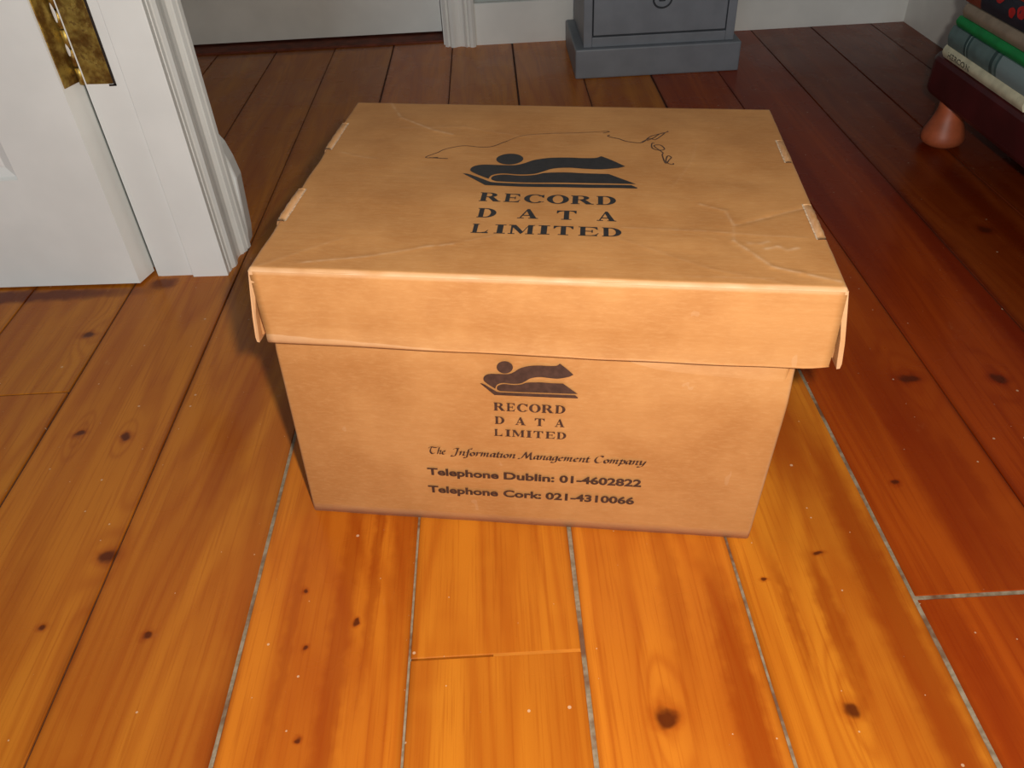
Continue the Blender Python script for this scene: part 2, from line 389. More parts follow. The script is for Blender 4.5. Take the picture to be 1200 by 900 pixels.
# skirting that ends beside the architrave and returns round the wall end
bm = bmesh.new()
zs = [0, .020, .10, .125, .145, .160]; px_ = [-.369, -.3655, -.3600, -.3640, -.3695, -.378]
for i, (z, x) in enumerate(zip(zs, px_)):
    for (xx, yy) in [(-.50, 1.0335), (-.389, 1.0335), (-.389, 1.0235), (x, 1.0235), (x + .0012, 1.026), (x + .0012, 1.048), (x, 1.050), (-.50, 1.050)]: bm.verts.new((xx, yy, z))
bm.verts.ensure_lookup_table(); N = 8
for i in range(len(zs) - 1):
    for j in range(N): bm.faces.new([bm.verts[i * N + j], bm.verts[i * N + (j + 1) % N], bm.verts[(i + 1) * N + (j + 1) % N], bm.verts[(i + 1) * N + j]])
bm.faces.new([bm.verts[j] for j in range(N)][::-1]); bm.faces.new([bm.verts[(len(zs) - 1) * N + j] for j in range(N)])
bl = from_bm('baseboard_left', bm, M_WHITE); tag(bl, kind='structure', label='white skirting end behind the near architrave')

# near door leaf, opened back; hinge on its edge
WD, HD = .72, 1.98
d1 = panelled_leaf('door_1', WD, HD, .031, [(.10, .32, .1525, .80), (.42, .62, .1525, .80), (.10, .32, .98, 1.86), (.42, .62, .98, 1.86)], M_WHITE)
ang = math.atan2(.009, .195)
# local x runs from the free side to the hinge side
d1.rotation_euler = (0, 0, -ang)
d1.location = (-.4925 - WD * cos(ang), .929 + WD * sin(ang), .003)
tag(d1, kind='structure', label='white panelled near door standing open with old brass hinge')
bm = bmesh.new(); bm.from_mesh(d1.data)       # bevelled hinge edge
for v in bm.verts:
    if v.co.x > WD - 1e-4 and v.co.y > .02: v.co.x += .008
bm.to_mesh(d1.data); bm.free()
hin = empty('hinge', (0, 0, 0)); hin.parent = d1; hin.matrix_parent_inverse = (Matrix.Translation(d1.location) @ d1.rotation_euler.to_matrix().to_4x4()).inverted()
ZH0, ZH1 = .259, .362
def plate(name, a, b, n_, th, z0, z1):
    a = Vector(a); b = Vector(b); n_ = Vector(n_).normalized(); u = (b - a)
    bm = bmesh.new(); L = u.length; add_box(bm, 0, L, 0, th, z0, z1, .0006, 1)
    u.normalize(); vv = Vector((-u.y, u.x, 0));  s = 1 if vv.dot(n_) > 0 else -1
    for v in bm.verts:
        p = a + u * v.co.x + vv * (s * v.co.y); v.co = (p.x, p.y, v.co.z)
    o = from_bm(name, bm, M_BRASS, hin); return o
pl = plate('hinge_leaf', (-.4918, .9315, 0), (-.4835, .9565, 0), (1, -.3, 0), .0016, ZH0 + .003, ZH1)
pr = plate('hinge_leaf', (-.4735, .9505, 0), (-.4415, .9480, 0), (0, -1, 0), .0016, ZH0 + .001, ZH1)
for i in range(5):
    z0 = ZH0 + i * (ZH1 - ZH0) / 5
    lathe('knuckle', [(.0030, .0004), (.0042, .0012), (.0042, .0190), (.0030, .0198)], M_BRASS, hin, 16, (-.4783, .9530, z0))
for (x, y, nx, ny, zz) in [(-.4530, .9475, 0, -1, .285), (-.4470, .9470, 0, -1, .325), (-.4545, .9475, 0, -1, .345)]:
    bm = bmesh.new(); bmesh.ops.create_cone(bm, cap_ends=True, segments=14, radius1=.0036, radius2=.0024, depth=.0012)
    bmesh.ops.rotate(bm, verts=bm.verts, matrix=Matrix.Rotation(pi / 2, 3, 'X')); bmesh.ops.translate(bm, verts=bm.verts, vec=(x, y - .0002, zz))
    from_bm('screw', bm, M_BRASS, hin)
def smear(zc, h, r=.0046):
    vs_, fs = [], []
    for i in range(9):
        t = i / 8; z = zc + (t - .5) * h; wd_ = .9 * sin(pi * (t * .9 + .05)) + .15
        for j in range(5):
            a = -pi / 2 - .3 + wd_ * (j / 4 - .5); vs_.append((-.4783 + r * cos(a), .9530 + r * sin(a), z + .001 * (j % 2)))
    for i in range(8):
        for j in range(4): fs.append((5 * i + j, 5 * i + j + 1, 5 * i + 6 + j, 5 * i + 5 + j))
    mesh('paint_smear', vs_, fs, M_SCRAPE, hin, True)
smear(.2985, .013); smear(.338, .020)
# dark edge line where the frame leaf is let in
box('hinge_recess', -.4413, -.4388, .9466, .9476, ZH0 - .001, ZH1, M_DARK, hin)
box('hinge_recess', -.4470, -.4388, .9466, .9476, ZH0 - .0015, ZH0 + .0005, M_DARK, hin)

# ================================================================== BEDSIDE CABINET
cab = tag(empty('bedside_cabinet', (.329, 1.75, 0)), 'blue-grey painted bedside cabinet on a plinth against the back wall', 'cabinet')
cx, cy = -.329, -1.75
def cb(name, x0, x1, y0, y1, z0, z1, mat=M_GREY, parent=cab, bev=.0012): return box(name, x0 + cx, x1 + cx, y0 + cy, y1 + cy, z0, z1, mat, parent, bev)
cb('plinth', .163, .494, 1.632, 1.850, 0, .057, bev=.003)
cb('carcass_side', .180, .197, 1.645, 1.850, .057, .58); cb('carcass_side', .463, .480, 1.645, 1.850, .057, .58)
cb('bottom_rail', .197, .463, 1.645, 1.663, .057, .0755); cb('back_panel', .197, .463, 1.84, 1.85, .057, .58)
cb('middle_rail', .197, .463, 1.645, 1.663, .318, .336); cb('top_rail', .197, .463, 1.645, 1.663, .562, .58)
cb('top', .168, .492, 1.630, 1.855, .58, .600, bev=.004)
cb('shadow_gap', .1975, .4625, 1.6565, 1.664, .0755, .562, M_LINE, bev=0)
for z0, z1 in ((.0790, .3155), (.3385, .5595)):
    dr = cb('drawer_front', .1995, .4605, 1.6445, 1.6560, z0, z1)
    zc = z0 + .062
    bp = cb('ring_plate', .325, .337, 1.640, 1.6445, zc - .004, zc + .010, M_LINE, dr, .001)
    tube('ring_pull', [(.331 + cx + .0175 * cos(a), 1.6375 + cy - .001 * sin(a), zc + .0005 + .0155 * sin(a)) for a in [2 * pi * i / 28 for i in range(28)]], .0017, M_LINE, dr, 8, True)

# ================================================================== LOW BENCH WITH BUN FEET, BOOKS ON IT
bench = tag(empty('low_bench', (.80, .85, 0)), 'dark maroon low wooden bench on orange bun feet, holding the stack of books', 'bench')
bx0, by0 = -.80, -.85
def rounded_slab(name, x0, x1, y0, y1, z0, z1, r, mat, parent, n=8, bev=.008):
    pts = []
    for (cx_, cy_, a0) in [(x1 - .004, y1 - .004, 0), (x0 + r, y1 - r, pi / 2), (x0 + r, y0 + r, pi), (x1 - .004, y0 + .004, 1.5 * pi)]:
        rr = r if cx_ < (x0 + x1) / 2 else .004
        for i in range(n + 1): a = a0 + pi / 2 * i / n; pts.append((cx_ + rr * cos(a), cy_ + rr * sin(a)))
    cxm, cym = (x0 + x1) / 2, (y0 + y1) / 2
    rows = [(z0, bev), (z0 + bev * .3, bev * .3), (z0 + bev, 0), (z1 - bev, 0), (z1 - bev * .3, bev * .3), (z1, bev)]
    vs_, fs = [], []; N = len(pts)
    for z, ins in rows:
        sx = 1 - ins / ((x1 - x0) / 2); sy = 1 - ins / ((y1 - y0) / 2)
        for x, y in pts: vs_.append((cxm + (x - cxm) * sx, cym + (y - cym) * sy, z))
    for j in range(len(rows) - 1):
        for i in range(N): fs.append((j * N + i, j * N + (i + 1) % N, (j + 1) * N + (i + 1) % N, (j + 1) * N + i))
    fs.append(tuple(range(N))[::-1]); fs.append(tuple((len(rows) - 1) * N + i for i in range(N)))
    return mesh(name, vs_, fs, mat, parent, False)
s_ = rounded_slab('seat_board', .700 + bx0, .930 + bx0, .40 + by0, 1.305 + by0, .070, .1305, .035, M_MAROON, bench)
foot = [(.012, 0), (.025, .001), (.0335, .007), (.0350, .014), (.0335, .022), (.0295, .031), (.0255, .040), (.0220, .050), (.0200, .060), (.0200, .070)]
for fx, fy in [(.7245, 1.232), (.895, 1.240), (.7245, .47), (.895, .47)]: lathe('bun_foot', [(r_ * .95, z_) for r_, z_ in foot], M_FOOT, bench, 32, (fx + bx0, fy + by0, 0))

def cover(name, c, bands=None, rough=.45):
    """book cover cloth; bands: list of (y0, y1, colour, z-lo, z-hi) printed along the spine, in book space"""
    t = NT(name); tc = t.n('ShaderNodeTexCoord').outputs['Object']; sep = t.n('ShaderNodeSeparateXYZ'); t.l(tc, sep.inputs[0])
    cc = t.mix(t.mr(t.noise(tc, 60, 3), .3, .7), rgb(*[x * .85 for x in c]), rgb(*[x * 1.1 for x in c]))
    for (a, b, bc) in bands or []:
        f = t.math('MULTIPLY', t.math('GREATER_THAN', sep.outputs[1], a), t.math('LESS_THAN', sep.outputs[1], b))
        cc = t.mix(t.math('MULTIPLY', f, .9), cc, rgb(*bc))
    t.set(Base_Color=cc, Roughness=rough); return t.m
def book(z0, z1, ytop, L, depth, xs, mat, label, rz=0.0, soft=False, name='book'):
    """lies flat; spine along y at x=xs facing the room; head end at y=ytop"""
    root = tag(empty(name, (xs + depth / 2, ytop - L / 2, z0)), label, 'book', 'books stacked on the maroon bench')
    root.rotation_euler = (0, 0, rz)
    h = z1 - z0; ct = min(.0028, h * .14)
    # cover: back board, rounded spine, front board as one C-shaped sheet
    X0 = -depth / 2; nseg = 10; prof_o, prof_i = [], []
    bulge = .004 if not soft else .0015
    prof_o.append((depth / 2, 0)); prof_i.append((depth / 2, ct))
    for i in range(nseg + 1):
        a = i / nseg; z = h * a; x = X0 + bulge * (1 - sin(pi * a)) 
        prof_o.append((x, z)); prof_i.append((x + ct * 1.0, ct + (h - 2 * ct) * a))
    prof_o.append((depth / 2, h)); prof_i.append((depth / 2, h - ct))
    pr_ = prof_o + prof_i[::-1]
    vs_ = [(x, y, z) for y in (-L / 2, L / 2) for x, z in pr_]; n = len(pr_); m = len(prof_o)
    fs = [(i, (i + 1) % n, n + (i + 1) % n, n + i) for i in range(n)]
    for i in range(m - 1):
        q = (i, i + 1, n - 2 - i, n - 1 - i); fs.append(q[::-1]); fs.append(tuple(k + n for k in q))
    mesh('cover', vs_, fs, mat, root)
    bm = bmesh.new(); add_box(bm, X0 + bulge + ct, depth / 2 - .004, -L / 2 + .003, L / 2 - .003, ct, h - ct)
    from_bm('pages', bm, M_PAGES, root)
    return root
# bottom to top
cream = (.60, .57, .40)
b1 = book(.1308, .1490, 1.262, .235, .165, .700, cover('cream_cloth', cream), 'cream book with dark spine lettering lying lowest on the maroon bench')
tealbands = [(.064, .070, (.02, .05, .05)), (.056, .0615, (.03, .07, .07)), (.0625, .0640, (.25, .36, .34)), (-.014, -.006, (.02, .05, .05)), (-.026, -.021, (.04, .09, .09)), (-.120, -.0265, (.20, .27, .28))]
b2 = book(.1494, .1790, 1.256, .240, .160, .699, cover('teal_cloth', (.105, .165, .160), tealbands), 'teal and grey banded book above the cream one, below the green one')
b3 = book(.1794, .1945, 1.250, .225, .155, .701, cover('green_cloth', (.004, .22, .050)), 'thin bright green book between the teal and the beige book')
b4 = book(.1949, .2140, 1.242, .230, .150, .702, cover('beige_cloth', (.27, .21, .15)), 'beige book above the green one')
b5 = book(.2144, .2480, 1.252, .240, .150, .704, cover('dark_navy_cloth', (.016, .018, .028), [(.075, .2, (.22, .045, .02))]), 'thick dark navy book with red marks on its spine near the top of the stack')
b6 = book(.2484, .2750, 1.235, .230, .150, .701, cover('red_cloth', (.38, .035, .02)), 'red book lying on top of the stack')


def text_mesh(body, extrude=0, offset=0.0):
    c = bpy.data.curves.new('txt', 'FONT'); c.body = body; c.size = 1.0; c.offset = offset; c.resolution_u = 4
    o = bpy.data.objects.new('txt', c); col.objects.link(o)
    bpy.context.view_layer.update()
    dg = bpy.context.evaluated_depsgraph_get(); me = bpy.data.meshes.new_from_object(o.evaluated_get(dg))
    vs_ = [v.co.copy() for v in me.vertices]; fs = [tuple(p.vertices) for p in me.polygons]
    bpy.data.objects.remove(o); bpy.data.curves.remove(c); bpy.data.meshes.remove(me)
    return vs_, fs
def fit(vs_, x0, x1, y0, y1):
    a = min(v.x for v in vs_); b = max(v.x for v in vs_); c = min(v.y for v in vs_); d = max(v.y for v in vs_)
    return [(x0 + (v.x - a) / (b - a) * (x1 - x0), y0 + (v.y - c) / (d - c) * (y1 - y0)) for v in vs_]
def spine_text(book_, body, y_start, y_end, zlo, zhi, depth, mat):
    vs_, fs = text_mesh(body, offset=.02); p = fit(vs_, y_start, y_end, zlo, zhi)
    # reads from the far end towards the camera
    mesh('spine_lettering', [(-depth / 2 - .0004 + .004 * (1 - sin(pi * (z / .0182))), y, z) for y, z in p], fs, mat, book_)
spine_text(b1, 'HERCON', .100, .032, .0045, .0125, .165, simple('spine_ink', (.06, .06, .045), .7))
# red blotches on the navy spine
for (y, z, ry, rz_) in [(-.0080, .0165, .008, .0065), (.03, .0245, .010, .005), (-.030, .022, .012, .008)]:
    vs_ = [(-.075 + .0040 * (1 - sin(pi * (z + rz_ * sin(a)) / .0336)) - .0006, y + ry * cos(a) * (1 + .15 * sin(3 * a)), z + rz_ * sin(a)) for a in [2 * pi * i / 18 for i in range(18)]]
    mesh('spine_blotch', vs_, [tuple(range(18))], simple('red_print', (.40, .012, .010), .5), b5)

# ================================================================== ARCHIVE BOX
root = tag(empty('archive_box', (.03, .63, 0)), 'brown cardboard archive box with tilted lid and printed record storage logo, standing on the floorboards', 'box')
RL = Vector((.03, .63, 0))
B0 = Vector((-.193, .506, 0)); bxv = Vector((.394, -.062, 0)).normalized(); byv = Vector((-bxv.y, bxv.x, 0)); bzv = Vector((.008, -.001, .195)) / .195
def Bp(X, Y, Z): return B0 + bxv * X + byv * Y + bzv * Z - RL
BW, BD = .3987, .312
def wear_attr(me, vals):
    a = me.attributes.new('wear', 'FLOAT', 'POINT'); a.data.foreach_set('value', vals)

def sstep(t): t = max(0, min(1, t)); return t * t * (3 - 2 * t)
def retreat(X, Z): return .0075 * sstep((X - .12) / .25) * sstep((Z - .150) / .045) + .002 * sstep((Z - .19) / .01)
# body: four walls with rounded upright folds, floor panel
def body():
    loop = []; r = .0035; seg = 24
    def side(p, q, n):
        for i in range(n): t = i / n; loop.append((p[0] + (q[0] - p[0]) * t, p[1] + (q[1] - p[1]) * t))
    def arc(cx_, cy_, a0):
        for i in range(4): a = a0 + pi / 2 * i / 4; loop.append((cx_ + r * cos(a), cy_ + r * sin(a)))
    arc(r, r, pi); side((r, 0), (BW - r, 0), seg); arc(BW - r, r, 1.5 * pi); side((BW, r), (BW, BD - r), 14)
    arc(BW - r, BD - r, 0); side((BW - r, BD), (r, BD), 14); arc(r, BD - r, pi / 2); side((0, BD - r), (0, r), 14)
    N = len(loop); rows = 22; vs_, fs, wr_ = [], [], []
    for j in range(rows + 1):
        t = j / rows
        for (x, y) in loop:
            H = .2595 + (.2480 - .2595) * x / BW - .004 * y / BD; z = H * t
            bul = sin(pi * min(1, max(0, x / BW))) * sin(pi * t)
            yy = y - .0012 * bul if y < .01 else y
            nz = noise.noise(Vector((x * 22, y * 22, z * 30)))
            yy += .0005 * nz
            if y < .01: yy += retreat(x, z)
            vs_.append(Bp(x, yy, z))
            e = max(0, 1 - min(abs(x), abs(BW - x)) / .0035) if y < .004 else 0
            wr_.append(min(1, .45 * e * (0.5 + nz) + (.5 if j == 0 else 0)))
    for j in range(rows):
        for i in range(N): fs.append((j * N + i, j * N + (i + 1) % N, (j + 1) * N + (i + 1) % N, (j + 1) * N + i))
    base = len(vs_); th = .0045
    for j in (rows, 0):
        for (x, y) in loop:
            H = .2595 + (.2480 - .2595) * x / BW - .004 * y / BD; z = H if j else .0045
            xi = BW / 2 + (x - BW / 2) * (1 - th / (BW / 2)); yi = BD / 2 + (y - BD / 2) * (1 - th / (BD / 2))
            vs_.append(Bp(xi, yi, z)); wr_.append(0)
    for i in range(N):
        k = (i + 1) % N
        fs.append((rows * N + i, rows * N + k, base + k, base + i)); fs.append((base + i, base + k, base + N + k, base + N + i))
    fs.append(tuple(base + N + i for i in range(N))); fs.append(tuple(range(N))[::-1])
    o = mesh('box_body', vs_, fs, M_CARD, root); wear_attr(o.data, wr_)
    for p in o.data.polygons: p.use_smooth = len(p.vertices) == 4
    return o
bodyo = body()

# ---- lid
L0 = Vector((-.1843686, .49574966, .27013647)); L1 = Vector((.23046899, .44386016, .25864029)); L3 = Vector((-.14359625, .82246064, .26775766))
ax = (L1 - L0).normalized(); az = ax.cross(L3 - L0).normalized(); ay = az.cross(ax)
LW, LD = .4182, .3293
lidM = Matrix((ax, ay, az)).transposed().to_4x4(); lidM.translation = L0 - RL
CREASES = [  # polyline, wear strength, width, relief
 ([(.036, .3285), (.0548, .2874), (.0939, .2569), (.1114, .2495)], .55, .0010, .0007),
 ([(.060, .262), (.120, .268), (.1786, .2500), (.2081, .2589), (.253, .260)], .14, .0010, .0003),
 ([(.0353, .0093), (.0824, .0218), (.1233, .0392), (.1417, .0442)], .42, .0011, .0006),
 ([(.1417, .0442), (.2095, .0786)], .15, .0010, .0004),
 ([(.3299, .1214), (.3487, .1108), (.3524, .0872)], .35, .0010, .0006),
 ([(.3524, .0872), (.3803, .1027), (.4102, .1173)], .30, .0010, -.0009),
 ([(.2681, .0781), (.3400, .0760), (.4029, .0691)], .22, .0009, .0004),
 ([(.3494, .0632), (.3712, .0257), (.3902, .0178), (.4139, .0083)], .50, .0013, .0010),
 ([(.3524, .0872), (.3494, .0632)], .25, .0010, .0004),
 ([(.3804, .0020), (.3300, .020), (.2487, .0702)], .10, .0010, .0004),
 ([(.006, .0027), (.0573, .0454)], .12, .0012, .0004),
 ([(.0164, .2032), (.0300, .196), (.050, .190)], .3, .0009, .0004),
 ([(.3712, .0520), (.3800, .0560), (.3860, .0500), (.3939, .0534)], .45, .0016, .0004),
 ([(.3600, .0600), (.3690, .0590), (.3740, .0630)], .40, .0016, .0004),
 ([(.310, .150), (.330, .200), (.338, .240)], .10, .0010, .0004),
 ([(.300, .009), (.3700, .010)], .12, .001, .0002)]
SEGS = []
for pl_, wv, wd_, rl in CREASES:
    for a, b in zip(pl_[:-1], pl_[1:]): SEGS.append((a, b, wv, wd_, rl))
def seg_d(px, py, a, b):
    dx, dy = b[0] - a[0], b[1] - a[1]; t = ((px - a[0]) * dx + (py - a[1]) * dy) / (dx * dx + dy * dy)
    t = 0 if t < 0 else 1 if t > 1 else t
    return hypot(px - a[0] - t * dx, py - a[1] - t * dy)
def smooth_h(u, v):
    return (.0016 * noise.noise(Vector((u * 9, v * 9, 3.3))) + .0005 * noise.noise(Vector((u * 30, v * 30, 1.3)))) * min(1, u / .04, v / .04, (LW - u) / .04, (LD - v) / .04) - .0012 * sin(pi * u / LW) * sin(pi * v / LD)
def lid_h(u, v, info=False):
    h = smooth_h(max(0, min(LW, u)), max(0, min(LD, v))); wv_ = 0
    for a, b, wv, wd_, rl in SEGS:
        if min(a[0], b[0]) - .012 < u < max(a[0], b[0]) + .012 and min(a[1], b[1]) - .012 < v < max(a[1], b[1]) + .012:
            d = seg_d(u, v, a, b)
            if d < .012:
                h += .38 * rl * exp(-(d / .0028) ** 2)
                brk = .6 + .8 * noise.noise(Vector((u * 180, v * 180, 7)))
                wv_ = max(wv_, wv * max(0, brk) * exp(-(d / wd_) ** 2))
    return (h, wv_) if info else h
def lid_top():
    nx, ny = 300, 236; vs_, fs, wr_ = [], [], []
    for j in range(ny + 1):
        for i in range(nx + 1):
            u, v = LW * i / nx, LD * j / ny; h, wv_ = lid_h(u, v, True)
            e = min(u, LW - u, v, LD - v); rr = .0028
            if e < rr: h -= rr - math.sqrt(max(0, rr * rr - (rr - e) ** 2))
            # slightly wavy folded edges
            uu = u + .0010 * noise.noise(Vector((0, v * 30, i // (nx // 2)))) * max(0, 1 - min(u, LW - u) / .01)
            vv = v + .0006 * noise.noise(Vector((u * 25, j // (ny // 2), 4))) * max(0, 1 - min(v, LD - v) / .01)
            vs_.append((uu, vv, h))
            fr = .62 * exp(-((v - .0003) / .0013) ** 2) * (.75 + .6 * noise.noise(Vector((u * 60, 0, 5))))
            sd = .30 * exp(-(min(u, LW - u) / .0016) ** 2) + .30 * exp(-((LD - v) / .0012) ** 2) * max(0, noise.noise(Vector((u * 60, 0, 9))) * 2)
            cr = .7 * max(0, 1 - hypot(min(u, LW - u), min(v, LD - v)) / .006)
            wr_.append(min(1, max(wv_, fr, sd, cr)))
    for j in range(ny):
        for i in range(nx): a = j * (nx + 1) + i; fs.append((a, a + 1, a + nx + 2, a + nx + 1))
    o = mesh('lid', vs_, fs, M_CARD, root, True); wear_attr(o.data, wr_)
    o.matrix_basis = lidM
    return o
lid = lid_top()
def flap(name, prof_fn, path_fn, n, closed_ends=True, smooth=False, wear_fn=None):
    """prof_fn(s) -> closed list of (out, z); path_fn(s, out, z) -> point in lid space"""
    vs_, fs, wr_ = [], [], []; m = None
    for i in range(n + 1):
        s = i / n; pr_ = prof_fn(s); m = len(pr_)
        for k, (o_, z) in enumerate(pr_):
            vs_.append(path_fn(s, o_, z)); wr_.append(wear_fn(s, o_, z) if wear_fn else 0)
    for i in range(n):
        for k in range(m): fs.append((i * m + k, i * m + (k + 1) % m, (i + 1) * m + (k + 1) % m, (i + 1) * m + k))
    fs.append(tuple(range(m))[::-1]); fs.append(tuple(n * m + k for k in range(m)))
    o = mesh(name, vs_, fs, M_CARD, lid, smooth)
    bm = bmesh.new(); bm.from_mesh(o.data); bmesh.ops.recalc_face_normals(bm, faces=bm.faces); bm.to_mesh(o.data); bm.free()
    wear_attr(o.data, wr_); return o
def nz1(s, f, k): return noise.noise(Vector((s * f, k, 2.7)))
# front flap: one sheet folded back on itself, rubbed pale along the lower fold
def fprof(s):
    b = .0008 * nz1(s, 7, 1); d = .0008 * sin(pi * s) + .0008 * nz1(s, 5, 3) + .0034 * s
    hb = .0082 * max(.16, 1 - s / .42) + .0008 * nz1(s, 26, 8)
    zb = -.0652 + .0006 * nz1(s, 9, 6) - .0012 * min(1, max(0, (s - .3) / .4)) + .0024 * max(0, (s - .965) / .035)
    return [(.0000, -.0018), (.0004 + b * .2 + .15 * d, -.0060), (.0006 + b * .2 + .25 * d, -.012), (.0012 + b + .6 * d, -.025), (.0016 + b + d, -.042), (.0017 + d, zb + .0006 + hb), (.0021 + d, zb + hb), (.0027 + d + .4 * b, zb + .0016 + .3 * hb), (.0025 + d, zb + .0012), (.0012 + d, zb),
            (-.0006 + d, zb + .0004), (-.0018 + d, zb + .003), (-.0024 + d, -.020), (-.0038, -.0028)]
def fwear(s, o_, z):
    w_ = 0
    if z > -.004 and o_ > -.001: w_ = .30
    hb = .0082 * max(.16, 1 - s / .42) + .0008 * nz1(s, 26, 8)
    zb = -.0652 + .0006 * nz1(s, 9, 6) - .0012 * min(1, max(0, (s - .3) / .4)) + .0024 * max(0, (s - .965) / .035)
    if z < zb + hb + .0001 and o_ > 0: w_ = .34 * max(.2, 1 - s / .5) * (.8 + .5 * nz1(s, 18, 4)) + .25 * max(0, 1 - abs(s - .72) / .08)
    return w_
flap('front_flap', fprof, lambda s, o_, z: (.0004 + s * (LW - .0008) + .0022 * (1 - s) * min(1, -z / .06), -o_ + .0006, z), 72, smooth=True, wear_fn=fwear)
def bprof(s): return [(0, -.0022), (.001, -.03), (.0012, -.064), (0, -.066), (-.004, -.066), (-.0045, -.0028)]
flap('back_flap', bprof, lambda s, o_, z: (.001 + s * (LW - .002), LD + o_ - .0006, z), 24, smooth=True)
# side flaps lean outwards
def lprof(s):
    k = max(0, 1 - s / .06)          # front end stands out and is crushed a little
    f = .0060 + .0012 * k + .001 * nz1(s, 6, 2)
    return [(0, -.0022), (f * .35, -.020), (f * .75, -.042), (f, -.060), (f - .0004, -.0642), (f - .0022, -.0648), (f - .0030, -.060), (f * .75 - .0030, -.040), (-.0026, -.014), (-.0026, -.003)]
def swear(s, o_, z): return (.22 if s < .012 else 0) + (.25 if z < -.06 else 0) + (.3 if z > -.004 else 0)
flap('side_flap', lprof, lambda s, o_, z: (.0004 - o_, .0004 - .0022 * min(1, -z / .05) * (1 - s) + s * (LD - .001), z), 40, wear_fn=swear)
flap('side_flap', lprof, lambda s, o_, z: (LW - .0002 + o_ * 1.2 + (.0012 if o_ < 0 else 0), .0004 - .0052 * min(1, -z / .05) * (1 - s) + s * (LD - .001), z), 40, wear_fn=swear)
# crushed inner corner ears between front and side flaps
for sgn, X in ((-1, 0.0), (1, LW)):
    vs_, fs, wr_ = [], [], []
    for j in range(9):
        z = -.004 - .058 * j / 8; o_ = .0050 * j / 8
        for i in range(5):
            t = i / 4; x = X + sgn * (o_ * (1.15 if sgn > 0 else 1.0)) * t - sgn * .0015
            y = .0045 + .0030 * sin(pi * t) * (j / 8) + .0007 * sin(j * 1.9 + i)
            vs_.append((x, y, z)); wr_.append(.1)
    for j in range(8):
        for i in range(4): a = j * 5 + i; fs.append((a, a + 1, a + 6, a + 5))
    base = len(vs_)
    vs_ += [(x, y + .003, z) for x, y, z in vs_]; wr_ += wr_
    fs += [tuple(k + base for k in f)[::-1] for f in fs]
    o = mesh('corner_ear', vs_, fs, M_CARD, lid, True); wear_attr(o.data, wr_)

# locking tabs poking up through slots near both side edges
def tab(X, v0, v1, sgn, hgt=.0032, wdt=.0055):
    n = 16; vs_, fs = [], []
    prof_ = [(-.0010, -.004), (-.0006, .4), (.0006, .85), (.0022, 1.0), (.0040, .75), (.0052, .35), (.0060, -.3)]
    for i in range(n + 1):
        s = i / n; v = v0 + (v1 - v0) * s; env = max(.04, sin(pi * s)) ** .55
        for k, (dx, hh) in enumerate(prof_):
            jx = .0004 * noise.noise(Vector((i * 2.3, k * 1.7, X)))
            vs_.append((X + sgn * (dx * (wdt / .006) + jx) , v, lid_h(X, v) + (hgt * hh * env if hh > 0 else -.0035) + jx))
    m = len(prof_)
    for i in range(n):
        for k in range(m - 1): fs.append((i * m + k, i * m + k + 1, (i + 1) * m + k + 1, (i + 1) * m + k))
    fs.append(tuple(range(m))); fs.append(tuple(n * m + k for k in range(m))[::-1])
    o = mesh('locking_tab', vs_, fs, M_CARD, lid, True); wear_attr(o.data, [.08 + .5 * abs(noise.noise(Vector((i * 1.3, (i % m) * .9, X)))) + (.40 if i % m in (1, 5) else 0) for i in range(len(vs_))])
    # torn slot line along the inner side of the tab
    vs_, fs = [], []
    for i in range(n + 1):
        s = i / n; v = v0 + (v1 - v0) * s; ww = .0005 + .0005 * abs(noise.noise(Vector((i * .9, X, 5))))
        x = X - sgn * .0012; vs_ += [(x - ww, v, lid_h(x, v) + .0004), (x + ww, v, lid_h(x, v) + .0004)]
    for i in range(n): fs.append((2 * i, 2 * i + 1, 2 * i + 3, 2 * i + 2))
    mesh('slot_tear', vs_, fs, M_CARDEDGE, lid)
tab(.0050, .0700, .1270, -1, .0036, .0062); tab(.0050, .2070, .2710, -1, .0030, .0058)
tab(.4112, .0660, .1230, 1, .0034, .0062); tab(.4112, .2010, .2500, 1, .0026, .0050)

# ------------------------------------------------------------------ printed matter
class Ink:
    def __init__(s): s.v = []; s.f = []
    def poly(s, pts): b = len(s.v); s.v += [tuple(p) for p in pts]; s.f.append(tuple(range(b, b + len(pts))))
    def rect(s, x0, x1, y0, y1): s.poly([(x0, y0), (x1, y0), (x1, y1), (x0, y1)])
    def strip(s, A, B):
        for i in range(len(A) - 1): s.poly([A[i], B[i], B[i + 1], A[i + 1]])
    def mapped(s, f): q = Ink(); q.v = [f(*p) for p in s.v]; q.f = s.f; return q
    def add(s, o): b = len(s.v); s.v += o.v; s.f += [tuple(k + b for k in f) for f in o.f]
def ell(cx_, cy_, rx, ry, a0, a1, n=20): return [(cx_ + rx * cos(radians(a0 + (a1 - a0) * i / n)), cy_ + ry * sin(radians(a0 + (a1 - a0) * i / n))) for i in range(n + 1)]
SER, ST, TH = .075, .25, .085       # serif thickness, thick stroke, thin stroke (for letters about 1 wide x 1 high)
